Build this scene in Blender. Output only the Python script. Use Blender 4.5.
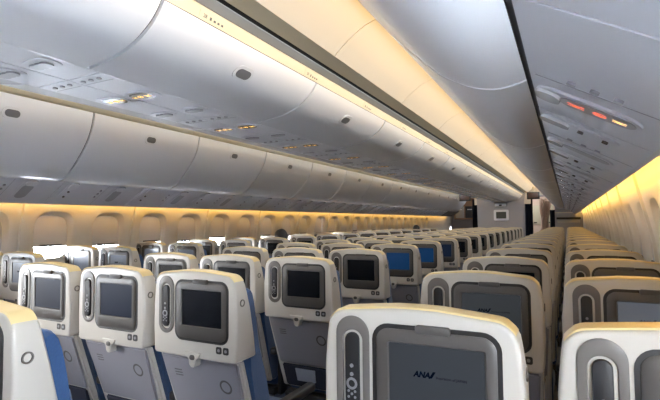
import bpy, bmesh, math, random
from mathutils import Vector, Matrix
random.seed(7)
C = bpy.context.scene.collection
S = bpy.context.scene
for o in list(bpy.data.objects): bpy.data.objects.remove(o)

# ---------------------------------------------------------------- camera, world, lights, exposure
CZ = 1.38                                   # eye height; aisle runs along +Y, cabin centre x = 0
yaw, pit, roll = math.radians(27.18), math.radians(2.789), math.radians(-0.528)
F = Vector((-math.sin(yaw)*math.cos(pit), math.cos(yaw)*math.cos(pit), math.sin(pit)))
R = Vector((math.cos(yaw), math.sin(yaw), 0)); U = R.cross(F)
R2 = R*math.cos(roll)+U*math.sin(roll); U2 = -R*math.sin(roll)+U*math.cos(roll)
cam = bpy.data.cameras.new('camera'); camo = bpy.data.objects.new('camera', cam); C.objects.link(camo)
cam.sensor_width = 36; cam.lens = 461.38/660*36; cam.clip_start = 0.02
camo.matrix_world = Matrix(((R2.x, U2.x, -F.x, 1.83), (R2.y, U2.y, -F.y, 0), (R2.z, U2.z, -F.z, CZ), (0, 0, 0, 1)))
S.camera = camo
W = bpy.data.worlds.new('daylight'); S.world = W; W.use_nodes = True
bg = W.node_tree.nodes['Background']; bg.inputs[0].default_value = (0.80, 0.89, 1.0, 1); bg.inputs[1].default_value = 55.0
sun = bpy.data.lights.new('sun', 'SUN'); sun.energy = 9.0; sun.angle = math.radians(12); sun.color = (1, 0.97, 0.93)
suno = bpy.data.objects.new('sun', sun); C.objects.link(suno)
suno.rotation_euler = Vector((0.80, 0.50, -0.14)).to_track_quat('-Z', 'Y').to_euler()
S.view_settings.view_transform = 'Standard'; S.view_settings.look = 'None'
S.view_settings.gamma = 1; S.view_settings.exposure = 0.3; S.view_settings.use_curve_mapping = False
AMBER, AMBER_SIDE, COVE = 30.0, 18.0, 20.0     # strip lamp strengths

Y0, Y1 = -2.2, 15.42                         # cabin extent in front of / behind the camera

# ---------------------------------------------------------------- materials
def mat(name, col, rough=.5, metal=0, spec=.5, noise=0, scale=30, emit=None, es=1, coat=0, bump=0, alpha=None, sheen=0):
    m = bpy.data.materials.new(name); m.use_nodes = True; nt = m.node_tree
    b = nt.nodes['Principled BSDF']; b.inputs['Base Color'].default_value = (*col, 1)
    b.inputs['Roughness'].default_value = rough; b.inputs['Metallic'].default_value = metal
    b.inputs['Specular IOR Level'].default_value = spec; b.inputs['Coat Weight'].default_value = coat
    b.inputs['Sheen Weight'].default_value = sheen
    if emit: b.inputs['Emission Color'].default_value = (*emit, 1); b.inputs['Emission Strength'].default_value = es
    if noise or bump:
        tc = nt.nodes.new('ShaderNodeTexCoord'); n = nt.nodes.new('ShaderNodeTexNoise')
        n.inputs['Scale'].default_value = scale; n.inputs['Detail'].default_value = 4
        nt.links.new(tc.outputs['Object'], n.inputs['Vector'])
        if noise:
            mx = nt.nodes.new('ShaderNodeMix'); mx.data_type = 'RGBA'
            mx.inputs[6].default_value = (*[c*(1-noise) for c in col], 1); mx.inputs[7].default_value = (*[min(1, c*(1+noise)) for c in col], 1)
            nt.links.new(n.outputs['Fac'], mx.inputs[0]); nt.links.new(mx.outputs[2], b.inputs['Base Color'])
        if bump:
            bp = nt.nodes.new('ShaderNodeBump'); bp.inputs['Strength'].default_value = bump; bp.inputs['Distance'].default_value = .002
            nt.links.new(n.outputs['Fac'], bp.inputs['Height']); nt.links.new(bp.outputs[0], b.inputs['Normal'])
    return m
def srgb(r, g, b): return tuple(((c/255)/12.92 if c/255 <= .04045 else ((c/255+.055)/1.055)**2.4) for c in (r, g, b))
M = dict(
    shell=mat('shell_cream', srgb(172, 168, 161), .38, noise=.03, scale=8),
    cap=mat('cap_amber_lit', srgb(206, 186, 136), .4),  # tan tone paints warm amber lamp light into the seat tops
    tray=mat('tray_grey', srgb(126, 125, 133), .42, noise=.03, scale=12),
    frame_side=mat('side_cream', srgb(176, 172, 168), .4),
    blue=mat('blue_fabric', srgb(18, 58, 102), .85, noise=.15, scale=160, bump=.5, sheen=.3),
    navy=mat('navy_fabric', srgb(22, 28, 48), .9, noise=.2, scale=60, bump=.4),
    bezel=mat('bezel_grey', srgb(66, 63, 61), .45, noise=.03, scale=20),
    bezel_dark=mat('groove_black', srgb(24, 23, 24), .5),
    cradle=mat('cradle_taupe', srgb(88, 84, 81), .45),
    handset=mat('handset_black', srgb(26, 26, 29), .5, spec=.3),
    button=mat('button_grey', srgb(120, 120, 124), .4),
    scr_dark=mat('screen_dark', srgb(14, 16, 21), .25, spec=.25),
    scr_navy=mat('screen_navy', srgb(14, 18, 28), .3, spec=.15, emit=srgb(24, 40, 66), es=.35),
    scr_blue=mat('screen_blue', srgb(18, 40, 80), .18, emit=srgb(24, 70, 112), es=.28),
    scr_grey=mat('screen_grey', srgb(20, 23, 27), .35, emit=srgb(92, 98, 104), es=.2),
    scr_pale=mat('screen_pale', srgb(60, 66, 78), .2, emit=srgb(120, 124, 132), es=.32),  # on the left pairs this glow stands in for window reflections
    logo=mat('logo_navy', srgb(4, 12, 26), .9, spec=0),
    black=mat('black_plastic', srgb(28, 28, 32), .5),
    metal=mat('leg_metal', srgb(120, 122, 126), .35, metal=.8),
    bin=mat('bin_white', srgb(226, 227, 232), .2, spec=.5, noise=.015, scale=3),
    bin_dark=mat('bin_gap', srgb(40, 40, 44), .7),
    psu=mat('service_panel_grey', srgb(198, 199, 206), .38, noise=.02, scale=5),
    joint_grey=mat('joint_grey', srgb(84, 84, 88), .6), gap_black=mat('groove_gap', srgb(22, 21, 22), .7), paddle=mat('latch_grey', srgb(104, 104, 108), .4),
    sign_brown=mat('sign_brown', srgb(58, 34, 28), .5),
    psu_mid=mat('sign_lens_grey', srgb(150, 150, 156), .3),
    psu_lite=mat('service_panel_pale', srgb(200, 198, 194), .4),
    lens=mat('lens_white', srgb(225, 226, 230), .15, coat=.5),
    smoke=mat('smoked_lens', srgb(104, 98, 92), .25),
    header=mat('header_cream', srgb(204, 193, 166), .45),
    rail=mat('rail_grey', srgb(160, 156, 150), .4),
    ceil=mat('ceiling_cream', srgb(190, 184, 174), .42, noise=.01, scale=4),
    wall=mat('sidewall_beige', srgb(214, 205, 190), .55, noise=.02, scale=6),
    shade=mat('window_shade', srgb(196, 192, 190), .6),
    floor=mat('carpet_blue', srgb(52, 60, 84), .95, noise=.3, scale=120, bump=.6),
    bulk=mat('bulkhead_grey', srgb(150, 148, 153), .5, noise=.03, scale=10),
    skin=mat('skin', srgb(196, 150, 122), .5), hair=mat('hair_black', srgb(22, 19, 18), .6, noise=.3, scale=90, bump=.6),
    shirt=mat('dark_jacket', srgb(40, 42, 52), .85), curtain=mat('curtain_cream', srgb(214, 190, 172), .85, noise=.05, scale=40),
    steel=mat('galley_steel', srgb(150, 148, 146), .35, metal=.6), orange=mat('galley_brown', srgb(120, 86, 62), .6),
    red=mat('sign_red', srgb(220, 70, 40), .5, emit=srgb(255, 120, 84), es=1.1), amberg=mat('sign_amber', srgb(240, 190, 90), .5, emit=srgb(255, 206, 120), es=1.6),
    paper=mat('paper_white', srgb(150, 156, 172), .7, noise=.1, scale=50), ink=mat('ink_grey', srgb(84, 82, 84), .6),
    picture=mat('picture_dark', srgb(48, 54, 58), .3, noise=.3, scale=14), belt=mat('belt_grey', srgb(90, 92, 100), .8),
    glow_amber=mat('lamp_amber', (1, .8, .5), .5, emit=(1.0, .56, .03), es=AMBER),
    glow_side=mat('lamp_side', (1, .8, .5), .5, emit=(1.0, .60, .15), es=AMBER_SIDE),
    glow_cove=mat('lamp_cove', (1, .9, .8), .5, emit=(.80, .91, 1.0), es=COVE),
    glow_white=mat('lamp_white', (1, 1, 1), .5, emit=(.95, .97, 1), es=12.0),
)
gm = bpy.data.materials.new('window_glass'); gm.use_nodes = True; nt = gm.node_tree
b = nt.nodes['Principled BSDF']; nt.nodes.remove(b)
tr = nt.nodes.new('ShaderNodeBsdfTransparent'); gl = nt.nodes.new('ShaderNodeBsdfGlossy'); gl.inputs['Roughness'].default_value = .02
mxs = nt.nodes.new('ShaderNodeMixShader'); fr = nt.nodes.new('ShaderNodeFresnel'); fr.inputs[0].default_value = 1.3
nt.links.new(fr.outputs[0], mxs.inputs[0]); nt.links.new(tr.outputs[0], mxs.inputs[1]); nt.links.new(gl.outputs[0], mxs.inputs[2])
nt.links.new(mxs.outputs[0], nt.nodes['Material Output'].inputs[0]); M['glass'] = gm

# ---------------------------------------------------------------- helpers
def obj(name, bm, m, parent=None, smooth=True, loc=None):
    bmesh.ops.recalc_face_normals(bm, faces=bm.faces)
    me = bpy.data.meshes.new(name); bm.to_mesh(me); bm.free(); me.materials.append(M[m] if isinstance(m, str) else m)
    if smooth:
        for p in me.polygons: p.use_smooth = True
        try: me.set_sharp_from_angle(angle=math.radians(38))
        except Exception: pass
    o = bpy.data.objects.new(name, me); C.objects.link(o)
    if parent: o.parent = parent
    if loc: o.location = loc
    return o
def tag(o, label, cat, group=None, kind=None):
    if label: o['label'] = label
    if cat: o['category'] = cat
    if group: o['group'] = group
    if kind: o['kind'] = kind
    return o
def thing(name, label, cat, loc=(0, 0, 0), group=None, rz=0):
    o = bpy.data.objects.new(name, None); C.objects.link(o); o.location = loc; o.rotation_euler.z = rz; o.empty_display_size = .1
    return tag(o, label, cat, group)
def struct(name, bm, m, smooth=True):
    o = obj(name, bm, m, None, smooth); o['kind'] = 'structure'; return o
def copy_tree(root, loc=None, skip=()):
    r = root.copy(); C.objects.link(r)
    if loc is not None: r.location = loc
    for ch in root.children:
        if ch.name.split('.')[0] in skip: continue
        c = ch.copy(); C.objects.link(c); c.parent = r
        for g in ch.children:
            if g.name.split('.')[0] in skip: continue
            d = g.copy(); C.objects.link(d); d.parent = c
    return r
def prism_xz(bm, pts, y0, y1, bev=0):
    """polygon in XZ extruded along y from y0 (side facing the camera) to y1; optional bevelled front rim"""
    cx = sum(p[0] for p in pts)/len(pts); cz = sum(p[1] for p in pts)/len(pts)
    def ring(y, ins):
        out = []
        for x, z in pts:
            dx, dz = x-cx, z-cz; L = math.hypot(dx, dz) or 1; k = max(0, (L-ins)/L); out.append(bm.verts.new((cx+dx*k, y, cz+dz*k)))
        return out
    rings = [ring(y0, bev), ring(y0+bev*.35, bev*.3), ring(y0+bev, 0), ring(y1, 0)] if bev else [ring(y0, 0), ring(y1, 0)]
    n = len(pts)
    for a, b_ in zip(rings, rings[1:]):
        for i in range(n): bm.faces.new((a[i], a[(i+1) % n], b_[(i+1) % n], b_[i]))
    bm.faces.new(rings[0]); bm.faces.new(rings[-1])
def rrect(cx, cz, w, h, r, n=6):
    r = min(r, w/2-1e-4, h/2-1e-4); out = []
    for sx, sz, a0 in ((1, 1, 0), (-1, 1, 90), (-1, -1, 180), (1, -1, 270)):
        for i in range(n+1):
            a = math.radians(a0+90*i/n); out.append((cx+sx*(w/2-r)+r*math.cos(a), cz+sz*(h/2-r)+r*math.sin(a)))
    return out
def ring_xz(bm, outer, inner, y0, y1, y2):
    """frame between two outlines with the same number of points: front at y0, outer side back to y1, inner side back to y2"""
    n = len(outer); A = [bm.verts.new((x, y0, z)) for x, z in outer]; B = [bm.verts.new((x, y0, z)) for x, z in inner]
    A2 = [bm.verts.new((x, y1, z)) for x, z in outer]; B2 = [bm.verts.new((x, y2, z)) for x, z in inner]
    for i in range(n):
        j = (i+1) % n
        bm.faces.new((A[i], A[j], B[j], B[i])); bm.faces.new((A[i], A2[i], A2[j], A[j])); bm.faces.new((B[i], B[j], B2[j], B2[i]))
def box(bm, x0, x1, y0, y1, z0, z1, bev=0):
    r = bmesh.ops.create_cube(bm, size=1, matrix=Matrix.Translation(((x0+x1)/2, (y0+y1)/2, (z0+z1)/2)) @ Matrix.Diagonal((x1-x0, y1-y0, z1-z0, 1)))
    if bev:
        es = list({e for v in r['verts'] for e in v.link_edges})
        bmesh.ops.bevel(bm, geom=es, offset=bev, segments=3, affect='EDGES', profile=.5)
def extr_y(bm, prof, y0, y1, closed=False, caps=False):
    A = [bm.verts.new((x, y0, z)) for x, z in prof]; B = [bm.verts.new((x, y1, z)) for x, z in prof]; n = len(prof)
    for i in range(n if closed else n-1): bm.faces.new((A[i], A[(i+1) % n], B[(i+1) % n], B[i]))
    if caps: bm.faces.new(A); bm.faces.new(B)
def tube(bm, a, b_, r, seg=10):
    a, b_ = Vector(a), Vector(b_); d = b_-a
    m = Matrix.Translation((a+b_)/2) @ d.to_track_quat('Z', 'Y').to_matrix().to_4x4()
    bmesh.ops.create_cone(bm, cap_ends=True, segments=seg, radius1=r, radius2=r, depth=d.length, matrix=m)
def offset(prof, t):
    """open polyline pushed sideways by t (to the left of travel)"""
    out = []
    for i, (x, z) in enumerate(prof):
        p, q = prof[max(0, i-1)], prof[min(len(prof)-1, i+1)]
        dx, dz = q[0]-p[0], q[1]-p[1]; L = math.hypot(dx, dz); out.append((x-dz/L*t, z+dx/L*t))
    return out
def smoothp(prof, n=3):
    """Catmull-Rom refinement"""
    out = []
    for i in range(len(prof)-1):
        p0, p1, p2, p3 = prof[max(0, i-1)], prof[i], prof[i+1], prof[min(len(prof)-1, i+2)]
        for k in range(n):
            t = k/n
            out.append(tuple(.5*((2*p1[a])+(-p0[a]+p2[a])*t+(2*p0[a]-5*p1[a]+4*p2[a]-p3[a])*t*t+(-p0[a]+3*p1[a]-3*p2[a]+p3[a])*t**3) for a in (0, 1)))
    return out+[prof[-1]]
def zr(p): return [(x, z+CZ) for x, z in p]
def text_mesh(s, size, shear=0, extrude=.0004, bold=0):
    cu = bpy.data.curves.new('t', 'FONT'); cu.body = s; cu.size = size; cu.shear = shear; cu.extrude = extrude; cu.offset = bold; cu.resolution_u = 2
    o = bpy.data.objects.new('t', cu); C.objects.link(o); dg = bpy.context.evaluated_depsgraph_get(); dg.update()
    me = bpy.data.meshes.new_from_object(o.evaluated_get(dg)); bpy.data.objects.remove(o); bm = bmesh.new(); bm.from_mesh(me); return bm
WORDS = ['nearest', 'second', 'third', 'fourth', 'fifth', 'sixth', 'seventh', 'eighth', 'ninth', 'tenth', 'eleventh', 'twelfth',
         'thirteenth', 'fourteenth', 'fifteenth', 'sixteenth', 'seventeenth', 'eighteenth', 'nineteenth', 'twentieth', 'twenty-first',
         'twenty-second', 'twenty-third', 'twenty-fourth', 'twenty-fifth', 'twenty-sixth', 'twenty-seventh', 'twenty-eighth', 'twenty-ninth', 'thirtieth', 'thirty-first', 'thirty-second']

# ---------------------------------------------------------------- setting
bm = bmesh.new(); box(bm, -2.2, 2.2, Y0, 19.0, -.05, 0); struct('floor', bm, 'floor', False)
bm = bmesh.new(); box(bm, -2.35, 2.35, Y0-.06, Y0, 0, 2.7); struct('wall_back', bm, 'bulk', False)
WP = [(2.16, 0), (2.22, .25), (2.30, .6), (2.325, .9), (2.325, 1.0), (2.30, 1.25), (2.265, 1.42), (2.235, 1.54), (2.20, 1.70)]
def wx(z):
    for (xa, za), (xb, zb) in zip(WP, WP[1:]):
        if za <= z <= zb: return xa+(xb-xa)*(z-za)/(zb-za)
    return WP[-1][0]
ZB, ZT, PIT = 0.99, 1.545, .56
WA, WB_, WZ = .185, .225, 1.275
N8 = 8
def sqpts():
    o = []
    for s in range(4):
        for i in range(N8):
            t = -1+2*i/N8
            o.append([(t, 1), (1, -t), (-t, -1), (-1, t)][s])
    return o
SQ = sqpts()
def sup(u, v, a, b_, e=3.6):
    ang = (u*a, v*b_); k = (abs(ang[0]/a)**e+abs(ang[1]/b_)**e)**(-1/e); return ang[0]*k, ang[1]*k
WIN0 = 2.57-PIT*6
NWIN = 29
def build_side(sgn, nm):
    bm = bmesh.new()
    lower = [(x*sgn, z) for x, z in WP if z < ZB]+[(wx(ZB)*sgn, ZB)]
    upper = [(wx(ZT)*sgn, ZT), (WP[-1][0]*sgn, WP[-1][1])]
    ya, yb = WIN0-PIT/2, WIN0+PIT*(NWIN-.5)
    extr_y(bm, lower, Y0, 19.0); extr_y(bm, upper, Y0, 19.0)
    mid = [(wx(z)*sgn, z) for z in (ZB, 1.1, 1.25, 1.42, ZT)]
    extr_y(bm, mid, Y0, ya); extr_y(bm, mid, yb, 19.0)
    for k in range(NWIN):
        yc = WIN0+PIT*k; zc = (ZB+ZT)/2; hz = (ZT-ZB)/2
        o_ = [bm.verts.new((wx(zc+v*hz)*sgn, yc+u*PIT/2, zc+v*hz)) for u, v in SQ]
        m_ = []
        i_ = []
        for u, v in SQ:
            du, dv = sup(u, v, WA+.03, WB_+.022); m_.append(bm.verts.new((wx(min(ZT, WZ+dv))*sgn, yc+du, WZ+dv)))
            du, dv = sup(u, v, WA, WB_); i_.append(bm.verts.new(((wx(WZ+dv)+.012)*sgn, yc+du, WZ+dv)))
        n = len(SQ)
        for i in range(n):
            j = (i+1) % n; bm.faces.new((o_[i], o_[j], m_[j], m_[i])); bm.faces.new((m_[i], m_[j], i_[j], i_[i]))
    bmesh.ops.remove_doubles(bm, verts=bm.verts, dist=.0005)
    struct('wall_'+nm, bm, 'wall')
    # panel joint ribs between every second window
    for q, k in enumerate(range(1, NWIN, 2)):
        yc = WIN0+PIT*(k+.5)
        bm = bmesh.new(); pr = [(x*sgn, z) for x, z in WP if z > .2]; pr2 = [(x-.016*sgn, z) for x, z in pr]
        A = [bm.verts.new((x+.004*sgn, yc-.026, z)) for x, z in pr]; B = [bm.verts.new((x, yc-.018, z)) for x, z in pr2]; B2 = [bm.verts.new((x, yc+.018, z)) for x, z in pr2]; D = [bm.verts.new((x+.004*sgn, yc+.026, z)) for x, z in pr]
        for i in range(len(pr)-1): bm.faces.new((A[i], A[i+1], B[i+1], B[i])); bm.faces.new((B[i], B[i+1], B2[i+1], B2[i])); bm.faces.new((B2[i], B2[i+1], D[i+1], D[i]))
        struct('trim_%d' % (q+1+(0 if sgn < 0 else 40)), bm, 'wall')
    proto = None
    for k in range(NWIN):
        yc = WIN0+PIT*k; op = [1.18, 1.165, 1.185, 1.17][k % 4] if sgn < 0 else [1.19, 1.16, 1.21][k % 3]
        if sgn > 0: op = 1.44 if k < 3 else 1.085
        if sgn < 0 and k < 4: op = 1.44
        if k > 26: op = 1.085
        bm = bmesh.new(); n = len(SQ)
        a_ = [bm.verts.new(((wx(WZ+sup(u, v, WA, WB_)[1])+.012)*sgn, sup(u, v, WA, WB_)[0], WZ+sup(u, v, WA, WB_)[1])) for u, v in SQ]
        b2 = [bm.verts.new(((2.335)*sgn, sup(u, v, .155, .195)[0], WZ+sup(u, v, .155, .195)[1])) for u, v in SQ]
        c2 = [bm.verts.new(((2.36)*sgn, sup(u, v, .155, .195)[0], WZ+sup(u, v, .155, .195)[1])) for u, v in SQ]
        for i in range(n):
            j = (i+1) % n; bm.faces.new((a_[i], a_[j], b2[j], b2[i])); bm.faces.new((b2[i], b2[j], c2[j], c2[i]))
        w = obj('window_%d' % (k+1+(0 if sgn < 0 else 40)), bm, 'wall', loc=(0, yc, 0)); w['kind'] = 'structure'
        bm = bmesh.new()
        pts = [sup(u, v, .157, .197) for u, v in SQ]
        sp = [(du, WZ+dv) for du, dv in pts if WZ+dv > op]
        sp.sort(key=lambda p: math.atan2(p[1]-1.36, p[0]))
        V = [(2.342*sgn, y, z) for y, z in sp]; lo = min(p[0] for p in sp), max(p[0] for p in sp)
        V += [(2.342*sgn, lo[0], op), (2.342*sgn, lo[1], op)]
        cy = sum(v[1] for v in V)/len(V); cz = sum(v[2] for v in V)/len(V); V.sort(key=lambda v: math.atan2(v[2]-cz, v[1]-cy))
        f1 = [bm.verts.new(v) for v in V]; f2 = [bm.verts.new((v[0]+.004*sgn, v[1], v[2])) for v in V]
        bm.faces.new(f1); bm.faces.new(f2)
        for i in range(len(V)): j = (i+1) % len(V); bm.faces.new((f1[i], f1[j], f2[j], f2[i]))
        sh = obj('window_shade', bm, 'shade', w, False)
        bm = bmesh.new(); box(bm, 2.332*sgn-.006, 2.332*sgn+.006, -.10, .10, op+.004, op+.02, .004); obj('shade_handle', bm, 'ink', sh)
        bm = bmesh.new(); f = [bm.verts.new((2.355*sgn, sup(u, v, .157, .197)[0], WZ+sup(u, v, .157, .197)[1])) for u, v in SQ]; bm.faces.new(f)
        obj('window_pane', bm, 'glass', w, False)
build_side(-1, 'left'); build_side(1, 'right')
# crown of the fuselage above the bins (closes the cabin) and the outboard skirt of the sidewalls
bm = bmesh.new()
sk = [(-2.20, 1.70), (-2.17, 1.95), (-1.95, 2.3), (-1.4, 2.55), (0, 2.68), (1.4, 2.55), (1.95, 2.3), (2.17, 1.95), (2.20, 1.70)]
extr_y(bm, sk, Y0, 19.0); extr_y(bm, [(x, z+.03) for x, z in sk], Y0, 19.0); struct('trim_300', bm, 'bin_dark')

# aisle ceiling arches, centre and outboard
SC = 1.028
def cs(p): return (1.83-(1.83-p[0])*SC, p[1]*SC)
arch = smoothp([cs(p) for p in [(.80, .846), (.847, .89), (.904, .933), (.97, .972), (1.05, .996), (1.12, 1.0), (1.19, .985), (1.255, .955)]], 2)
CS = 1.10
tn = 80

for sgn in (1, -1):
    ys = [Y0]+[2.13+CS*k for k in range(-3, 12) if Y0 < 2.13+CS*k < Y1]+[Y1]
    for a, b_ in zip(ys, ys[1:]):
        bm = bmesh.new(); p = zr([(x*sgn, z) for x, z in arch]); q = [(x, z+.01) for x, z in p]
        extr_y(bm, p+q[::-1], a+.003, b_-.003, True, True); tn += 1; struct('ceiling_panel_%d' % (tn-80), bm, 'ceil')
    # rails either side of the groove over the centre bins
    for nm_, pr, m_ in (('trim_%d' % (tn+20), [(.712, .835), (.80, .846), (.80, .87), (.712, .86)], 'header'),
                        ('trim_%d' % (tn+40), [(.657, .806), (.693, .826), (.693, .85), (.657, .83)], 'rail'),
                        ('trim_%d' % (tn+300), [(.6935, .830), (.7115, .838), (.7115, .858), (.6935, .848)], 'gap_black'),
                        ('trim_%d' % (tn+60), [(.66, .86), (.80, .885), (.80, .905), (.66, .90)], 'bin_dark')):
        bm = bmesh.new(); extr_y(bm, zr([(x*sgn, z) for x, z in [cs(p) for p in pr]]), Y0, Y1, True, True); struct(nm_, bm, m_, False)
    # header above the outboard bins
    bm = bmesh.new(); extr_y(bm, zr([(x*sgn, z) for x, z in [(1.258, .838), (1.223, .874), (1.193, .926), (1.135, .938), (1.135, .946), (1.25, .955), (1.29, .92), (1.29, .834)]]), Y0, Y1, True, True)
    struct('trim_%d' % (tn+80), bm, 'header', False)

# strip lamps: amber cove lamp along each outboard bin, sidewall lamp behind each valance, pale cove lamp over the centre bins
def strip(nm, label, prof, m, grp, Y1=Y1):
    t = thing(nm, label, 'light', (prof[0][0], Y0, CZ+prof[0][1]), grp); ox, oz = prof[0][0], CZ+prof[0][1]
    bm = bmesh.new(); extr_y(bm, [(x-ox, z+CZ-oz) for x, z in prof], .02, Y1-Y0-.02); obj('lamp_tube', bm, m, t, False)
    return t
for sgn, side in ((1, 'right'), (-1, 'left')):
    strip('cove_light', 'long amber cove light along the top of the %s overhead bins' % side, [(1.148*sgn, .951), (1.142*sgn, .972)], 'glow_amber', None)
    strip('sidewall_light', 'long warm strip light tucked behind the valance above the %s windows' % side,
          [(2.09*sgn, .20), (2.075*sgn, .235)], 'glow_side', None, Y1+(2.1 if sgn < 0 else 0))
    strip('cove_light', 'long pale strip light on the header above the %s overhead bins' % side, [(1.2260*sgn, .8665), (1.1960*sgn, .9170)], 'glow_cove', None)

# ---------------------------------------------------------------- overhead bins
OUT = smoothp([(1.750, .352), (1.69, .339), (1.637, .346), (1.59, .365), (1.526, .405), (1.475, .453), (1.41, .52), (1.36, .58), (1.31, .655), (1.275, .74), (1.258, .826)], 3)
CEN = smoothp([cs(p) for p in [(.252, .583), (.31, .590), (.42, .606), (.51, .637), (.58, .683), (.618, .722), (.640, .757)]], 3)
def latch_parts(root, x, z, nx, nz, y):
    """oval paddle latch on a door, outward normal (nx, nz) in the XZ plane"""
    tx, tz = nz, -nx
    def add(name, w, h, d0, d1, m, par, dy=0, dt=0):
        bm = bmesh.new(); pts = rrect(0, 0, w, h, h*.48, 5); A = []; B = []
        for a, c in pts:
            a += dy; c += dt
            A.append(bm.verts.new((x+tx*c+nx*d1, y+a, z+tz*c+nz*d1))); B.append(bm.verts.new((x+tx*c+nx*d0, y+a, z+tz*c+nz*d0)))
        n = len(A)
        for i in range(n): j = (i+1) % n; bm.faces.new((A[i], A[j], B[j], B[i]))
        bm.faces.new(A); bm.faces.new(B); return obj(name, bm, m, par)
    l = add('latch', .125, .078, -.004, .003, 'lens', root)
    add('latch_paddle', .090, .048, .002, .006, 'paddle', l, 0, 0)
def make_bin(prof, sgn, L, latch_i, kind):
    t = thing('overhead_bin', None, 'overhead bin')
    P = [(x*sgn, z) for x, z in prof]
    th = .015
    inner = offset(prof, -th) if kind == 'out' else offset(prof, th)
    inner = [(x*sgn, z) for x, z in inner]
    bm = bmesh.new(); extr_y(bm, zr(P+inner[::-1]), .0075, L-.0075, True, True)
    obj('bin_door', bm, 'bin', t)
    bm = bmesh.new()
    if kind == 'out': body = inner[::1]+[(2.14*sgn, .90), (2.14*sgn, .40), (1.80*sgn, .375)]
    else: body = inner+[(0, .82), (0, .63)]
    extr_y(bm, zr(body), 0, L, True, True); obj('bin_body', bm, 'gap_black', t, False)
    (x0, z0), (x1, z1) = P[latch_i], P[latch_i+1]
    dx, dz = x1-x0, z1-z0; Ln = math.hypot(dx, dz); nx, nz = -dz/Ln*1, dx/Ln*1
    ref = (-sgn if kind == 'out' else sgn)
    if nx*ref < 0: nx, nz = -nx, -nz
    latch_parts(t, x0, z0+CZ, nx, nz, L/2)
    return t
def bins(prof, sgn, s0, latch_i, kind, lab):
    ys = [s0+CS*k for k in range(-3, 15)]; ys = [y for y in ys if y > Y0 and y+CS < Y1+(1.4 if (sgn < 0 and kind == 'out') else .5)]
    proto = make_bin(prof, sgn, CS, latch_i, kind)
    ahead = 0
    for i, y in enumerate(ys):
        o = proto if i == 0 else copy_tree(proto)
        o.location = (0, y, 0)
        if y+CS < .3 : o['label'] = 'closed %s, %s behind the viewpoint' % (lab, ['last one', 'second one', 'third one'][min(2, i)])
        else:
            o['label'] = 'closed %s, %s from the viewpoint' % (lab, WORDS[ahead]); ahead += 1
        o['group'] = lab.replace('grey-white ', '')+'s'
    return proto
LI_O = min(range(len(OUT)), key=lambda i: abs(OUT[i][1]-.70)); LI_C = min(range(len(CEN)), key=lambda i: abs(CEN[i][1]-.683))
bins(OUT, -1, 1.11, LI_O, 'out', 'grey-white overhead bin above the left windows')
bins(OUT, 1, 1.24, LI_O, 'out', 'grey-white overhead bin above the right windows')
bins(CEN, 1, 1.13, LI_C, 'cen', 'grey-white centre bin facing the right aisle')
bins(CEN, -1, 1.13, LI_C, 'cen', 'grey-white centre bin facing the left aisle')
# cream header with row plates above the centre bin doors
def hdr(sgn):
    n_ = (1 if sgn > 0 else 2)
    bm = bmesh.new(); extr_y(bm, zr([(x*sgn, z) for x, z in [cs(q) for q in [(.6405, .7590), (.6565, .803), (.650, .81), (.625, .77)]]]), Y0, Y1, True, True)
    struct('trim_%d' % (200+n_), bm, 'header', False)
hdr(1); hdr(-1)
for k in range(18):
    y = 1.30+.79*k
    if y > Y1-.5: break
    t = thing('row_plate', 'small cream row marker on the right side of the centre bins, %s from the viewpoint' % WORDS[k], 'sign', (0, 0, 0), 'row markers above the centre bins')
    bm = bmesh.new(); pr = [(.6415, .7605), (.6560, .8015), (.6570, .8010), (.6425, .7600)]; extr_y(bm, zr([cs(p) for p in pr]), y, y+.17, True, True); obj('plate', bm, 'header', t, False)
    d = Vector((.0145, 0, .041)).normalized(); nrm = Vector((.041, 0, -.0145)).normalized()
    base = Vector((cs((.6460, .770))[0], y+.02, CZ+cs((.646, .770))[1]))
    if k < 3:
        bm = text_mesh(str(28-k), .020)
        bm.transform(Matrix(((0, d.x, nrm.x, base.x+nrm.x*.001), (1, 0, 0, base.y), (0, d.z, nrm.z, base.z+nrm.z*.001), (0, 0, 0, 1))))
        obj('number', bm, 'ink', t, False)
    bm = bmesh.new()
    for q, (w_, h_) in enumerate(((.010, .012), (.012, .008), (.012, .008), (.012, .008))):
        y0 = y+.055+q*.022
        v = [base+nrm*.0015+d*a+Vector((0, y0-base.y+b2, 0)) for a, b2 in ((0, 0), (h_, 0), (h_, w_), (0, w_))]
        bm.faces.new([bm.verts.new(p) for p in v])
    obj('seat_symbols', bm, 'ink', t, False)

# ---------------------------------------------------------------- passenger service panels
PO = [(1.757, .351), (2.06, .177)]
tdir = Vector((.303, 0, -.174)).normalized(); ndir = Vector((-.174, 0, -.303)).normalized()
def on_panel(sgn, s, h, y):     # s along the underside from the aisle edge, h below the surface
    p = Vector((1.757, 0, .351))+tdir*s+ndir*h; return Vector((p.x*sgn, y, p.z+CZ))
LT = (Vector((2.06, 0, .177))-Vector((1.757, 0, .351))).length
def pad(f, s0, s1, y0, y1, h0, h1, r, bm):
    pts = rrect((s0+s1)/2, (y0+y1)/2, s1-s0, y1-y0, r, 5); A = [bm.verts.new(f(s, h1, y)) for s, y in pts]; B = [bm.verts.new(f(s, h0, y)) for s, y in pts]; n = len(A)
    for i in range(n): j = (i+1) % n; bm.faces.new((A[i], A[j], B[j], B[i]))
    bm.faces.new(A); bm.faces.new(B)
def seg(f, p, q, w, h, bm):
    (s0, y0), (s1, y1) = p, q; L = math.hypot(s1-s0, y1-y0); a, b_ = -(y1-y0)/L*w/2, (s1-s0)/L*w/2
    bm.faces.new([bm.verts.new(f(s, h, y)) for s, y in ((s0+a, y0+b_), (s1+a, y1+b_), (s1-a, y1-b_), (s0-a, y0-b_))])
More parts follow.
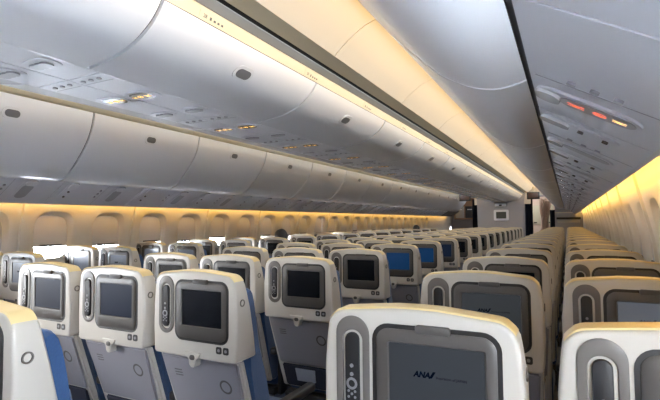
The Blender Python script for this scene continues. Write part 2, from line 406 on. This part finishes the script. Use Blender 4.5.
def glyph_belt(f, s, y, k, h, bm):   # seat belt sign: two straps meeting at a buckle over a seated figure
    seg(f, (s-.018*k, y-.008*k), (s, y), .006*k, h, bm); seg(f, (s+.018*k, y-.008*k), (s, y), .006*k, h, bm)
    pad(f, s-.006*k, s+.006*k, y-.005*k, y+.009*k, h-.0002, h+.0002, .003*k, bm)
    seg(f, (s-.018*k, y+.010*k), (s+.018*k, y+.010*k), .004*k, h, bm)
def glyph_nosmoke(f, s, y, k, h, bm):
    for i in range(14):
        a, b_ = 2*math.pi*i/14, 2*math.pi*(i+1)/14
        seg(f, (s+.013*k*math.cos(a), y+.013*k*math.sin(a)), (s+.013*k*math.cos(b_), y+.013*k*math.sin(b_)), .004*k, h, bm)
    seg(f, (s-.009*k, y-.009*k), (s+.009*k, y+.009*k), .004*k, h, bm); seg(f, (s-.010*k, y+.002*k), (s+.008*k, y+.002*k), .003*k, h, bm)
def service_unit(f, L, w_u, sc, lit, loc):
    """panel with a sign capsule, a speaker/lamp capsule and joints; local y"""
    t = thing('service_panel', None, 'service panel', loc)
    bm = bmesh.new(); pad(f, .006, L-.004, .004, w_u-.004, -.01, .0, .008, bm); obj('panel', bm, 'psu', t)
    return t
CE = cs((.2515, .583))
def build_units(sgn, kind):
    if kind == 'out': f = lambda s, h, y: on_panel(sgn, s, h, y); L = LT; s0, s1 = .015, .275
    else: f = lambda s, h, y: Vector(((CE[0]-s)*sgn, y, CE[1]+CZ-h)); L = CE[0]; s0, s1 = .02, .19
    yoff = .745 if kind == 'out' else 1.185
    w = .79; proto = None; cnt = 0
    for k in range(-3, 19):
        y = yoff+w*k
        if y < Y0 or y+w > Y1+(1.3 if (sgn < 0 and kind == 'out') else .3): continue
        if proto is None:
            t = service_unit(f, L, w, 1, True, (0, 0, 0)); proto = t
            ys = .55 if kind == 'out' else .30    # sign capsule centre in the module
            bm = bmesh.new(); pad(f, s0, s1, ys-.062, ys+.062, -.002, .006, .055, bm); c_ = obj('sign_housing', bm, 'psu', t)
            bm = bmesh.new(); pad(f, s0+(.062 if kind == 'out' else .03), s1-.012, ys-.042, ys+.042, .005, .0075, .04, bm); obj('sign_lens', bm, 'smoke' if kind == 'cen' else 'psu_mid', c_)
            if kind == 'out':
                bm = bmesh.new(); pad(f, s0+.003, s0+.066, ys-.046, ys+.046, .005, .014, .030, bm); obj('call_light', bm, 'lens', c_)
            kk = 1.15 if kind == 'out' else .9
            a = s0+.105 if kind == 'out' else s0+.06
            bm = bmesh.new(); glyph_belt(f, a, ys, kk, .0082, bm); obj('seat_belt_sign', bm, 'red' if kind == 'out' else 'amberg', c_, False)
            bm = bmesh.new(); glyph_nosmoke(f, a+.058*kk/1.15, ys, kk, .0082, bm); obj('no_smoking_sign', bm, 'red' if kind == 'out' else 'amberg', c_, False)
            bm = bmesh.new(); glyph_belt(f, a+.105*kk/1.15, ys, kk*.8, .0082, bm); obj('lit_arrow', bm, 'amberg', c_, False)
            y2 = .10 if kind == 'out' else .62
            bm = bmesh.new(); pad(f, s0, s1-.02, y2-.05, y2+.05, -.002, .005, .045, bm); r_ = obj('lamp_housing', bm, 'psu', t)
            for q in range(3):
                bm = bmesh.new(); sc_ = s0+.05+q*(s1-s0-.11)/2
                rr = .024 if (q == 0 or kind != 'out') else .009; tip = .03 if (q == 0 and kind == 'out') else 0; pad(f, sc_-rr-tip, sc_+rr+tip*.5, y2-rr-tip*.4, y2+rr+tip*.4, .004, .012, rr*.95, bm); obj('reading_light', bm, 'lens' if (q == 0 and kind == 'out') else ('smoke' if kind == 'out' else 'psu_mid'), r_)
            y3 = .36 if kind == 'out' else .02
            bm = bmesh.new()
            for q in range(3):
                sc_ = L*.3+q*.05; pad(f, sc_-.010, sc_+.010, y3+.01, y3+.03, .0, .006, .009, bm)
            obj('air_nozzles', bm, 'psu_mid', t)
            bm = bmesh.new(); pad(f, .02, L-.02, y3+.055, y3+.058, .0, .0012, .001, bm); obj('joint_line', bm, 'psu_mid', t)
            o = t
        else: o = copy_tree(proto, None, (('lamp_housing',) if (kind == 'out' and y < 1) else ())+(('seat_belt_sign', 'no_smoking_sign', 'lit_arrow') if (kind == 'out' and not .5 < y < 1) else ()))
        o.location = (0, y, 0)
        side = {(1, 'out'): 'under the right bins', (-1, 'out'): 'under the far left bins', (1, 'cen'): 'under the centre bins, right half', (-1, 'cen'): 'under the centre bins, left half'}[(sgn, kind)]
        if y+w < .45: o['label'] = 'grey service panel %s, behind the viewpoint' % side + ['', ' and further back', ' and furthest back'][min(2, max(0, int((-y)//w)))]
        else: o['label'] = 'grey service panel %s, %s from the viewpoint' % (side, WORDS[cnt]); cnt += 1
        o['group'] = 'service panels '+side.split(',')[0]
        
for sg in (1, -1): build_units(sg, 'out'); build_units(sg, 'cen')
for q, sgn in enumerate((1, -1)):
    # backing above the panels, rounded valance at the outer edge, dark joint at the aisle edge
    f = lambda s, h, y: on_panel(sgn, s, h, y)
    bm = bmesh.new(); A = [f(-.012, -.006, 0), f(LT, -.006, 0), f(LT, -.03, 0), f(-.012, -.03, 0)]; extr_y(bm, [(p.x, p.z) for p in A], Y0, Y1+2.2*q, True, True); struct('trim_%d' % (210+q), bm, 'joint_grey', False)
    bm = bmesh.new(); pr = [(2.046, .186), (2.058, .174), (2.066, .180), (2.068, .20), (2.06, .225), (2.05, .225)]
    extr_y(bm, zr([(x*sgn, z) for x, z in pr]), Y0, Y1+2.2*q, True, True); struct('trim_%d' % (214+q), bm, 'psu_lite')
    bm = bmesh.new(); pr = [(CE[0]-.006, CE[1]-.0005), (CE[0], CE[1]-.0005), (CE[0], CE[1]+.009), (CE[0]-.006, CE[1]+.009)]; extr_y(bm, zr([(x*sgn, z) for x, z in pr]), Y0, Y1, True, True); struct('trim_%d' % (218+q), bm, 'bin')
bm = bmesh.new(); extr_y(bm, zr([(-CE[0], .609), (CE[0], .609), (CE[0], .62), (-CE[0], .62)]), Y0, Y1, True, True); struct('trim_222', bm, 'bin_dark', False)

# ---------------------------------------------------------------- seats
ZTOP = 1.19
def shell_outline():
    pts = [(-.214, .858), (-.219, .95), (-.219, 1.05), (-.213, 1.115)]
    cx, cz, r = -.162, 1.128, .050
    for i in range(1, 8):
        a = math.radians(180-10-i*10.5); pts.append((cx+r*math.cos(a), cz+r*math.sin(a)))
    pts += [(-.10, 1.1845), (-.05, 1.189), (0, 1.190)]
    right = [(-x, z) for x, z in pts[:-1]][::-1]
    pts = pts+right
    # rounded lower corners and a slightly bowed lower edge
    pts += [(.205, .850), (.12, .848), (.0, .847), (-.12, .848), (-.205, .850)]
    return pts
def make_shell():
    bm = bmesh.new(); O = shell_outline(); n = len(O); cx, cz = 0, 1.02
    def yf(z): return .060+max(0, min(1, (1.19-z)/.34))*.072
    rings = []
    for ins, y in ((.011, 0), (.005, .001), (.0015, .004), (0, .009), (0, None), (.006, None), (.016, None)):
        ring = []
        for x, z in O:
            dx, dz = x-cx, z-cz; L = math.hypot(dx, dz); k = (L-ins)/L
            yy = y if y is not None else yf(z)-(.010 if ins == 0 else (.003 if ins < .01 else 0))
            ring.append(bm.verts.new((cx+dx*k, yy, cz+dz*k)))
        rings.append(ring)
    for a, b_ in zip(rings, rings[1:]):
        for i in range(n): j = (i+1) % n; bm.faces.new((a[i], a[j], b_[j], b_[i]))
    bm.faces.new(rings[0]); bm.faces.new(rings[-1]); return bm
def slab(bm, hw0, hw1, z0, z1, y0, y1, th, bev=.008, nx=6):
    """leaning panel: at height z1 (top) rear face y1, at z0 (bottom) rear face y0; half widths hw1/hw0"""
    v = []
    for (hw, z, y) in ((hw0, z0, y0), (hw1, z1, y1)):
        v.append([bm.verts.new(p) for p in ((-hw, y, z), (hw, y, z), (hw, y+th, z), (-hw, y+th, z))])
    a, b_ = v; fs = [bm.faces.new(a), bm.faces.new(b_)]
    for i in range(4): j = (i+1) % 4; fs.append(bm.faces.new((a[i], a[j], b_[j], b_[i])))
    es = list({e for f in fs for e in f.edges})
    bmesh.ops.bevel(bm, geom=es, offset=bev, segments=3, affect='EDGES')
def leany(z): return .022+(.85-z)*.34      # rear face of the lower back
def make_seat(screen='scr_dark', logo=False, left_arm=False):
    t = thing('passenger_seat', None, 'seat')
    obj('back_shell', make_shell(), 'shell', t)
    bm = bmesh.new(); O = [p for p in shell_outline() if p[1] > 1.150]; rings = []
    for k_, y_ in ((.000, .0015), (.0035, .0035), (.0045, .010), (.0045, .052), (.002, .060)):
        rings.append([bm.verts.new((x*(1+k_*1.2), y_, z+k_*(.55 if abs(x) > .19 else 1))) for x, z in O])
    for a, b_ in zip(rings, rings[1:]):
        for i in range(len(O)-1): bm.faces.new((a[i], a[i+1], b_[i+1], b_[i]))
    obj('top_cap', bm, 'cap', t)  # top trim piece, its colour carrying the warm light from above
    # lower back frame, tray, pocket
    bm = bmesh.new(); slab(bm, .200, .212, .42, .852, leany(.42)+.004, leany(.852)+.004, .032, .008); obj('lower_back', bm, 'frame_side', t)
    bm = bmesh.new(); slab(bm, .184, .202, .57, .842, leany(.57)-.004, leany(.842)-.004, .02, .007); tr_ = obj('tray_table', bm, 'tray', t)
    bm = bmesh.new()   # label lines and ring on the tray
    for q in range(3): slab(bm, .02, .02, .775-q*.012, .780-q*.012, leany(.775-q*.012)-.0052, leany(.780-q*.012)-.0052, .002, .0004)
    for v in bm.verts: v.co.x -= .12
    obj('tray_label', bm, 'ink', tr_, False)
    bm = bmesh.new(); cz = .735
    for i in range(20):
        a, b_ = 2*math.pi*i/20, 2*math.pi*(i+1)/20
        q = [(.12+r*math.cos(c), cz+r*math.sin(c)) for r, c in ((.030, a), (.030, b_), (.022, b_), (.022, a))]
        bm.faces.new([bm.verts.new((x, leany(z)-.0055, z)) for x, z in q])
    obj('cup_ring', bm, 'bezel', tr_, False)
    bm = bmesh.new(); slab(bm, .165, .175, .43, .565, leany(.43)-.012, leany(.565)-.004, .02, .008); pk = obj('literature_pocket', bm, 'navy', t)
    bm = bmesh.new(); slab(bm, .06, .065, .47, .545, leany(.47)-.016, leany(.545)-.009, .006, .001)
    for v in bm.verts: v.co.x -= .02
    obj('magazine', bm, 'paper', pk, False)
    # tray latch
    bm = bmesh.new(); pts = [(-.042, .872), (.042, .872), (.036, .858), (.020, .845), (.015, .822), (.006, .813), (-.006, .813), (-.015, .822), (-.020, .845), (-.036, .858)]
    prism_xz(bm, pts[::-1], -.005, .04, .003); lt = obj('tray_latch', bm, 'shell', t)
    bm = bmesh.new(); prism_xz(bm, rrect(0, .852, .026, .020, .009), -.0075, -.004, .002); obj('latch_knob', bm, 'bezel', lt)
    # small sockets
    bm = bmesh.new()
    prism_xz(bm, rrect(.132, .893, .027, .027, .007), -.0015, .01); prism_xz(bm, rrect(.166, .893, .027, .027, .007), -.0015, .01)
    jk = obj('socket', bm, 'black', t)
    bm = bmesh.new(); prism_xz(bm, rrect(.132, .893, .012, .012, .0055), -.003, 0); prism_xz(bm, rrect(.166, .893, .012, .012, .0055), -.003, 0); obj('jack', bm, 'button', jk)
    # monitor
    fx, fz, fw, fh = .041, 1.035, .256, .222
    bm = bmesh.new(); prism_xz(bm, rrect(fx, fz, fw+.020, fh+.020, .038), -.0012, .01); g = obj('monitor_gap', bm, 'bezel_dark', t)
    bm = bmesh.new()
    o1 = rrect(fx, fz, fw, fh, .029); i1 = rrect(.044, 1.046, .208, .146, .006); o2 = rrect(fx, fz, fw-.012, fh-.012, .025)
    n = len(o1)
    A = [bm.verts.new((x, .004, z)) for x, z in o1]; B = [bm.verts.new((x, -.003, z)) for x, z in o1]; D = [bm.verts.new((x, -.0065, z)) for x, z in o2]
    E_ = [bm.verts.new((x, -.006, z)) for x, z in i1]; G = [bm.verts.new((x, .001, z)) for x, z in rrect(.044, 1.046, .200, .138, .004)]
    for a, b_ in ((A, B), (B, D), (D, E_), (E_, G)):
        for i in range(n): j = (i+1) % n; bm.faces.new((a[i], a[j], b_[j], b_[i]))
    fr_ = obj('monitor_frame', bm, 'bezel', t)
    bm = bmesh.new(); prism_xz(bm, rrect(fx, fz+fh/2+.004, .074, .018, .006), -.010, .002, .003); obj('monitor_catch', bm, 'bezel_dark' if False else 'bezel', fr_)
    bm = bmesh.new(); prism_xz(bm, rrect(.044, 1.046, .202, .140, .004), -.0022, .002); scn = obj('screen', bm, screen, fr_, False)
    if logo:
        for s_, sz, x, z, sh, bo, nm in (('ANA', .0165, -.002, 1.050, .25, .0008, 'airline_logo'), ('Inspiration of JAPAN', .0075, .0460, 1.0505, 0, 0, 'slogan')):
            tb = text_mesh(s_, sz, sh, .0002, bo); tb.transform(Matrix(((1, 0, 0, x), (0, 0, -1, -.0026), (0, 1, 0, z), (0, 0, 0, 1))))
            if nm == 'airline_logo':   # slanted tail stroke after the letters
                q = [(.0315, 1.050), (.0375, 1.050), (.0460, 1.064), (.0400, 1.064)]; tb.faces.new([tb.verts.new((x2, -.0028, z2)) for x2, z2 in q])
            obj(nm, tb, 'logo', fr_, False)
    # handset in its cradle
    hx = -.145
    bm = bmesh.new(); o1 = rrect(hx, 1.05, .082, .232, .0405, 8); o2 = rrect(hx, 1.05, .074, .224, .0365, 8); i1 = rrect(hx, 1.043, .050, .185, .0245, 8); i2 = rrect(hx, 1.043, .046, .181, .0225, 8)
    n = len(o1); R_ = [[bm.verts.new((x, y, z)) for x, z in p] for p, y in ((o1, .004), (o1, -.0025), (o2, -.004), (i1, -.003), (i2, .001))]
    for a, b_ in zip(R_, R_[1:]):
        for i in range(n): j = (i+1) % n; bm.faces.new((a[i], a[j], b_[j], b_[i]))
    bm.faces.new(R_[-1])
    cr = obj('handset_cradle', bm, 'cradle', t)
    bm = bmesh.new(); prism_xz(bm, rrect(hx, 1.045, .034, .168, .016, 8), -.008, .002, .004); hs = obj('handset', bm, 'handset', t)
    bm = bmesh.new()
    for (dx, z, r) in ((0, 1.055, .0045), (0, 1.036, .0045), (-.008, .998, .003), (.008, .998, .003), (-.008, .985, .003), (.008, .985, .003), (0, .992, .003)):
        prism_xz(bm, [(hx+dx+r*math.cos(a*math.pi/5), z+r*math.sin(a*math.pi/5)) for a in range(10)], -.0095, -.006)
    ring_xz(bm, [(hx+.0135*math.cos(a*math.pi/9), 1.015+.0135*math.sin(a*math.pi/9)) for a in range(18)], [(hx+.008*math.cos(a*math.pi/9), 1.015+.008*math.sin(a*math.pi/9)) for a in range(18)], -.0095, -.006, -.006)
    obj('buttons', bm, 'button', hs)
    # round badge on the side of the shell
    bm = bmesh.new()
    c = [((.030+r*math.cos(a)), 1.075+r*math.sin(a), x) for r, x in ((.014, .2195), (.014, .2225), (.010, .2225), (.010, .2195)) for a in [2*math.pi*i/18 for i in range(18)]]
    V = [bm.verts.new((x, y, z)) for y, z, x in c]
    for q in range(3):
        for i in range(18): j = (i+1) % 18; bm.faces.new((V[q*18+i], V[q*18+j], V[(q+1)*18+j], V[(q+1)*18+i]))
    obj('side_badge', bm, 'cradle', t)
    # upholstery in front of the shell
    bm = bmesh.new(); prof = smoothp([(.050, 1.10), (.085, 1.125), (.108, 1.11), (.126, 1.05), (.140, .98), (.160, .88), (.208, .76), (.245, .62), (.285, .47), (.24, .42), (.19, .44), (.15, .60), (.10, .80), (.095, .95), (.06, 1.08)], 2)
    hw = .207; L_ = []
    for x, s in ((-hw, .90), (-hw+.01, .975), (-hw+.03, 1), (hw-.03, 1), (hw-.01, .975), (hw, .90)):
        cy = .15; cz = .8
        L_.append([bm.verts.new((x, y if s == 1 else (y-.14-.0*(z))*s+.14, z if s == 1 else (z-.8)*(1-(1-s)*.35)+.8)) for y, z in prof])
    n = len(prof)
    for a, b_ in zip(L_, L_[1:]):
        for i in range(n): j = (i+1) % n; bm.faces.new((a[i], a[j], b_[j], b_[i]))
    bm.faces.new(L_[0]); bm.faces.new(L_[-1]); bc = obj('back_cushion', bm, 'blue', t)
    bm = bmesh.new(); box(bm, -.205, .205, .235, .68, .37, .47, .03); obj('seat_cushion', bm, 'blue', t)
    bm = bmesh.new(); box(bm, -.21, .21, .20, .64, .33, .372, .008); obj('seat_frame', bm, 'black', t)
    for sx in (1, -1) if left_arm else (1,):
        bm = bmesh.new(); box(bm, sx*.2465-.022, sx*.2465+.022, .13, .52, .595, .635, .012); box(bm, sx*.2465-.014, sx*.2465+.014, .20, .27, .34, .60, .006); obj('armrest', bm, 'black', t)
    for sx in (-.15, .15):
        bm = bmesh.new(); tube(bm, (sx, .26, .34), (sx, .20, .0), .014); tube(bm, (sx, .56, .34), (sx, .60, .0), .014); tube(bm, (sx, .20, .015), (sx, .60, .015), .012); obj('leg', bm, 'metal', t)
    for sx in (-1, 1):
        bm = bmesh.new(); box(bm, sx*.12-.045, sx*.12+.045, .30, .62, .469, .476, .002); obj('seat_belt', bm, 'belt', t)
    return t
def make_far_seat(prot):
    """light copy for rows too far away to show small pieces"""
    return prot
PR = {}
for key, kw in dict(dark={}, darkL=dict(left_arm=True), navy=dict(screen='scr_navy'), navyL=dict(screen='scr_navy', left_arm=True), blue=dict(screen='scr_blue'),
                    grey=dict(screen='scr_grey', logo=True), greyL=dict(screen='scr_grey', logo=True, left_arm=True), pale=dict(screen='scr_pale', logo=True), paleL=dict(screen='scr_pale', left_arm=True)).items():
    PR[key] = make_seat(**kw); PR[key]['_used'] = False
used = set()
G, WD, P = .4939, .4378, .79
FARSKIP = {'seat_belt', 'socket', 'side_badge'}
def place(key, x, y, label, group, far):
    if key not in used and not far: o = PR[key]; used.add(key); o.location = (x, y, 0)
    else: o = copy_tree(PR[key], (x, y, 0), FARSKIP if far else ())
    o['label'] = label; o['group'] = group; return o
SCR = {'dark': 'black screen', 'navy': 'dark navy screen', 'blue': 'bright blue screen', 'grey': 'dim grey logo screen', 'pale': 'pale grey screen'}
def block(cols, yfirst, n, keyf, bname, group):
    """cols: list of (x, column words, leftmost)"""
    for k in range(n):
        y = yfirst+P*k
        for ci, (x, cname, lm) in enumerate(cols):
            key = keyf(k, ci); s = SCR[key]; kk = key+('L' if lm and key+'L' in PR else '')
            place(kk, x, y, 'cream seat with %s, %s, %s row of the %s' % (s, cname, WORDS[k], bname), group, k > 7)
xw = 1.804+WD/2; xa = 1.31+WD/2
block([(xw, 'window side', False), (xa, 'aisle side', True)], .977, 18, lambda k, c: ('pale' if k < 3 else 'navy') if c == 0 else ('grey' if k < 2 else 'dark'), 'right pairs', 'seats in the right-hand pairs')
def ck(k, c):
    if c == 0: return {4: 'blue', 5: 'blue', 1: 'dark'}.get(k, 'navy' if k == 6 else 'dark')
    return {(1, 1): 'navy', (1, 2): 'navy', }.get((k, c), 'dark')
xc = .713-WD/2
block([(xc, 'right column', False), (xc-G, 'middle column', False), (xc-2*G, 'left column', True)], 1.40-P, 18, ck, 'centre block', 'seats in the centre block of three')
block([(-1.482-WD/2+.06, 'aisle side', False), (-1.482-G-WD/2+.06, 'window side', True)], 2.70-2*P, 16, lambda k, c: 'pale' if k < 4 else 'dark', 'left pairs', 'seats in the left-hand pairs')  # pale screens here glow in place of reflected window light
for key in PR:
    if key not in used:
        for ch in list(PR[key].children):
            for g in list(ch.children): bpy.data.objects.remove(g)
            bpy.data.objects.remove(ch)
        bpy.data.objects.remove(PR[key])
    else: del PR[key]['_used']
for o in bpy.data.objects:
    if '_used' in o: del o['_used']

# ---------------------------------------------------------------- forward end
bm = bmesh.new()   # bulkhead behind the centre block, rounded to the bins above
pts = [(-.74, 0), (.63, 0), (.63, 1.2), (.65, 1.9), (.70, 2.25), (-.76, 2.25), (-.75, 1.9), (-.74, 1.2)]
prism_xz(bm, pts, Y1, Y1+.06); struct('wall_front', bm, 'bulk', False)
t = thing('wall_monitor', 'wall monitor with pale frame on the grey front bulkhead', 'monitor', (-.02, Y1-.001, 1.56))
bm = bmesh.new(); prism_xz(bm, rrect(0, 0, .44, .34, .04), -.03, 0, .008); obj('monitor_frame', bm, 'psu', t)
bm = bmesh.new(); prism_xz(bm, rrect(0, 0, .30, .21, .015), -.034, -.028); obj('screen', bm, 'picture', t, False)
t = thing('ceiling_projector', 'small white projector housing on the bulkhead above the monitor', 'projector', (-.02, Y1-.06, 1.89))
bm = bmesh.new(); box(bm, -.17, .17, -.12, .06, -.06, .03, .025); obj('housing', bm, 'lens', t)
bm = bmesh.new(); box(bm, -.04, .04, -.13, -.115, -.045, -.0, .004); obj('lens', bm, 'black', t)
for sx, side in ((1, 'right'), (-1, 'left')):
    t = thing('exit_sign', 'dark hanging sign box at the far end of the %s aisle' % side, 'sign', (.97*sx, 14.6, 2.13), 'hanging aisle signs')
    bm = bmesh.new(); box(bm, -.17, .17, -.03, .03, -.13, .08, .01); obj('sign_case', bm, 'black', t)
    bm = bmesh.new(); box(bm, -.13, .13, -.034, -.029, -.09, .05, .002); obj('sign_face', bm, 'sign_brown', t)
    bm = bmesh.new(); box(bm, -.02, .02, -.02, .02, .075, .235, .002); obj('hanger', bm, 'rail', t)
# header over each aisle, door posts with dark curtains, cream curtain, galley beyond
bm = bmesh.new(); box(bm, -1.24, -.70, Y1+.13, Y1+.18, 2.2, 2.6); box(bm, .70, 2.15, Y1+.13, Y1+.18, 2.16, 2.6); box(bm, -.84, .84, Y1+.07, Y1+.1, 1.9, 2.6); struct('wall_header', bm, 'ceil', False)
def curtain(x0, x1, y, z0, z1, m, lab, cat='curtain', folds=5, amp=.03, tie=None):
    bm = bmesh.new(); nx, nz = folds*8, 14; g = []
    for j in range(nz+1):
        z = z0+(z1-z0)*j/nz; row = []
        sq = 1 if tie is None else 1-.45*math.exp(-((z-tie)/.25)**2)
        for i in range(nx+1):
            u = i/nx; x = x0+(x1-x0)*(.5+(u-.5)*sq); row.append(bm.verts.new((x, y+amp*math.sin(u*folds*2*math.pi), z)))
        g.append(row)
    for j in range(nz):
        for i in range(nx): bm.faces.new((g[j][i], g[j][i+1], g[j+1][i+1], g[j+1][i]))
    bmesh.ops.solidify(bm, geom=bm.faces[:], thickness=.006)
    return tag(obj('curtain', bm, m), lab, cat)
curtain(.66, .88, Y1+.24, .02, 2.10, 'navy', 'navy curtain gathered at the bulkhead side of the right aisle', folds=4)
curtain(1.36, 1.50, Y1+.24, .02, 1.70, 'navy', 'navy curtain gathered beside the right class divider', folds=4)
curtain(1.02, 1.36, Y1+1.2, .02, 2.1, 'curtain', 'cream tied curtain in the lit galley beyond the right aisle', folds=5, tie=1.35)
curtain(-.94, -.78, Y1+.24, .02, 2.10, 'navy', 'navy curtain gathered at the bulkhead side of the left aisle', folds=4)
# right class divider
bm = bmesh.new(); box(bm, 1.50, 2.24, Y1, Y1+.05, 0, 1.60); struct('wall_divider', bm, 'bulk', False)
bm = bmesh.new(); box(bm, 1.50, 2.15, Y1+.13, Y1+.18, 1.62, 2.2); struct('wall_divider_upper', bm, 'bulk', False)
t = thing('baby_table', 'dark folded shelf rail across the right class divider', 'shelf', (1.86, Y1, 1.44))
bm = bmesh.new(); box(bm, -.32, .32, -.03, 0, -.03, .03, .006); obj('rail', bm, 'black', t)
bm = bmesh.new(); box(bm, -.30, .30, -.045, -.01, -.13, -.06, .006); obj('folded_shelf', bm, 'shell', t)
# galley at the far left and far right
t = thing('galley_unit', 'steel and brown galley cabinets beyond the left aisle', 'galley', (-1.50, 17.9, 0))
bm = bmesh.new(); box(bm, -.55, .62, 0, .6, 0, 1.1, .01); obj('counter', bm, 'steel', t, False)
bm = bmesh.new(); box(bm, -.55, .62, .15, .6, 1.45, 2.25, .01); obj('upper_cabinet', bm, 'orange', t, False)
for i in range(3):
    for nm_, z0, z1, y in (('cart', .08, 1.0, -.02), ('oven', 1.5, 1.95, .13)):
        bm = bmesh.new(); box(bm, -.5+i*.37, -.17+i*.37, y, y+.05, z0, z1, .008); cc = obj(nm_, bm, 'black' if (i+len(nm_)) % 2 else 'steel', t)
        bm = bmesh.new(); box(bm, -.42+i*.37, -.25+i*.37, y-.02, y, z1-.14, z1-.11, .004); obj('handle', bm, 'lens', cc)
t = thing('galley_unit', 'pale galley cabinets seen through the right aisle opening', 'galley', (1.1, 17.4, 0))
bm = bmesh.new(); box(bm, -.5, .9, 0, .6, 0, 2.2, .01); obj('cabinet', bm, 'curtain', t, False)
for i in range(3):
    bm = bmesh.new(); box(bm, -.42+i*.4, -.08+i*.4, -.03, .02, 1.25, 1.9, .01); dd = obj('door', bm, 'header', t)
    bm = bmesh.new(); box(bm, -.3+i*.4, -.2+i*.4, -.045, -.025, 1.3, 1.33, .004); obj('handle', bm, 'black', dd)
bm = bmesh.new(); box(bm, -2.3, 2.3, 18.6, 18.65, 0, 2.6); struct('wall_galley', bm, 'bulk', False)
t = thing('galley_light', 'warm ceiling light in the galley beyond the bulkhead', 'light', (0, 16.6, 2.45))
bm = bmesh.new(); box(bm, -1.8, 1.8, -.12, .12, -.02, .0); obj('diffuser', bm, 'glow_white', t, False)

# ---------------------------------------------------------------- passengers
def person(x, y, label):
    t = thing('person', label, 'person', (x, y, 0))
    me = bpy.data.meshes.new('body'); 
    J = [(0, .38, .57, .10), (0, .36, .70, .115), (0, .33, .90, .12), (0, .30, .98, .09), (0, .27, 1.07, .055), (0, .23, 1.13, .07), (0, .24, 1.18, .078), (0, .24, 1.23, .055),
         (.17, .30, 1.0, .055), (.22, .30, .80, .045), (.20, .48, .68, .035), (.19, .56, .67, .03), (-.17, .30, 1.0, .055), (-.22, .30, .80, .045), (-.20, .48, .68, .035), (-.19, .56, .67, .03),
         (.10, .45, .55, .085), (.11, .74, .55, .06), (.11, .72, .30, .05), (.11, .70, .09, .04), (-.10, .45, .55, .085), (-.11, .74, .55, .06), (-.11, .72, .30, .05), (-.11, .70, .09, .04), (0, .32, 1.13, .015)]
    Ed = [(0, 1), (1, 2), (2, 3), (3, 4), (4, 5), (5, 6), (6, 7), (3, 8), (8, 9), (9, 10), (10, 11), (3, 12), (12, 13), (13, 14), (14, 15), (0, 16), (16, 17), (17, 18), (18, 19), (0, 20), (20, 21), (21, 22), (22, 23), (5, 24)]
    me.from_pydata([j[:3] for j in J], Ed, []); o = bpy.data.objects.new('body', me); C.objects.link(o); o.parent = t
    sk_ = o.modifiers.new('s', 'SKIN'); 
    for i, j in enumerate(J): me.skin_vertices[0].data[i].radius = (j[3], j[3])
    me.skin_vertices[0].data[0].use_root = True
    o.modifiers.new('d', 'SUBSURF').levels = 2; o.modifiers['d'].render_levels = 2; me.materials.append(M['shirt'])
    # bake so that skin colour can go on the head
    dg = bpy.context.evaluated_depsgraph_get(); dg.update(); m2 = bpy.data.meshes.new_from_object(o.evaluated_get(dg)); o.modifiers.clear(); o.data = m2
    m2.materials.clear(); m2.materials.append(M['shirt']); m2.materials.append(M['skin'])
    for p in m2.polygons:
        p.use_smooth = True
        if p.center.z > 1.05 or (p.center.y > .5 and .62 < p.center.z < .72 and abs(p.center.x) > .14): p.material_index = 1
    bm = bmesh.new(); bmesh.ops.create_uvsphere(bm, u_segments=24, v_segments=16, radius=1, matrix=Matrix.Translation((0, .225, 1.20)) @ Matrix.Diagonal((.086, .10, .10, 1)))
    bmesh.ops.delete(bm, geom=[v for v in bm.verts if v.co.y > .29 and v.co.z < 1.225], context='VERTS')
    for v in bm.verts:
        v.co += Vector((math.sin(v.co.z*80), math.cos(v.co.x*70), math.sin(v.co.x*90)))*.002
    obj('hair', bm, 'hair', t)
    return t
xl0 = -1.482-WD/2+.06
person(xl0, 2.70+P*4-.0-.79+0.0, 'dark-haired person seated facing forward, head above an aisle seat at left')
person(xl0, 2.70+P*11, 'distant dark-haired person seated far ahead in the left pairs')
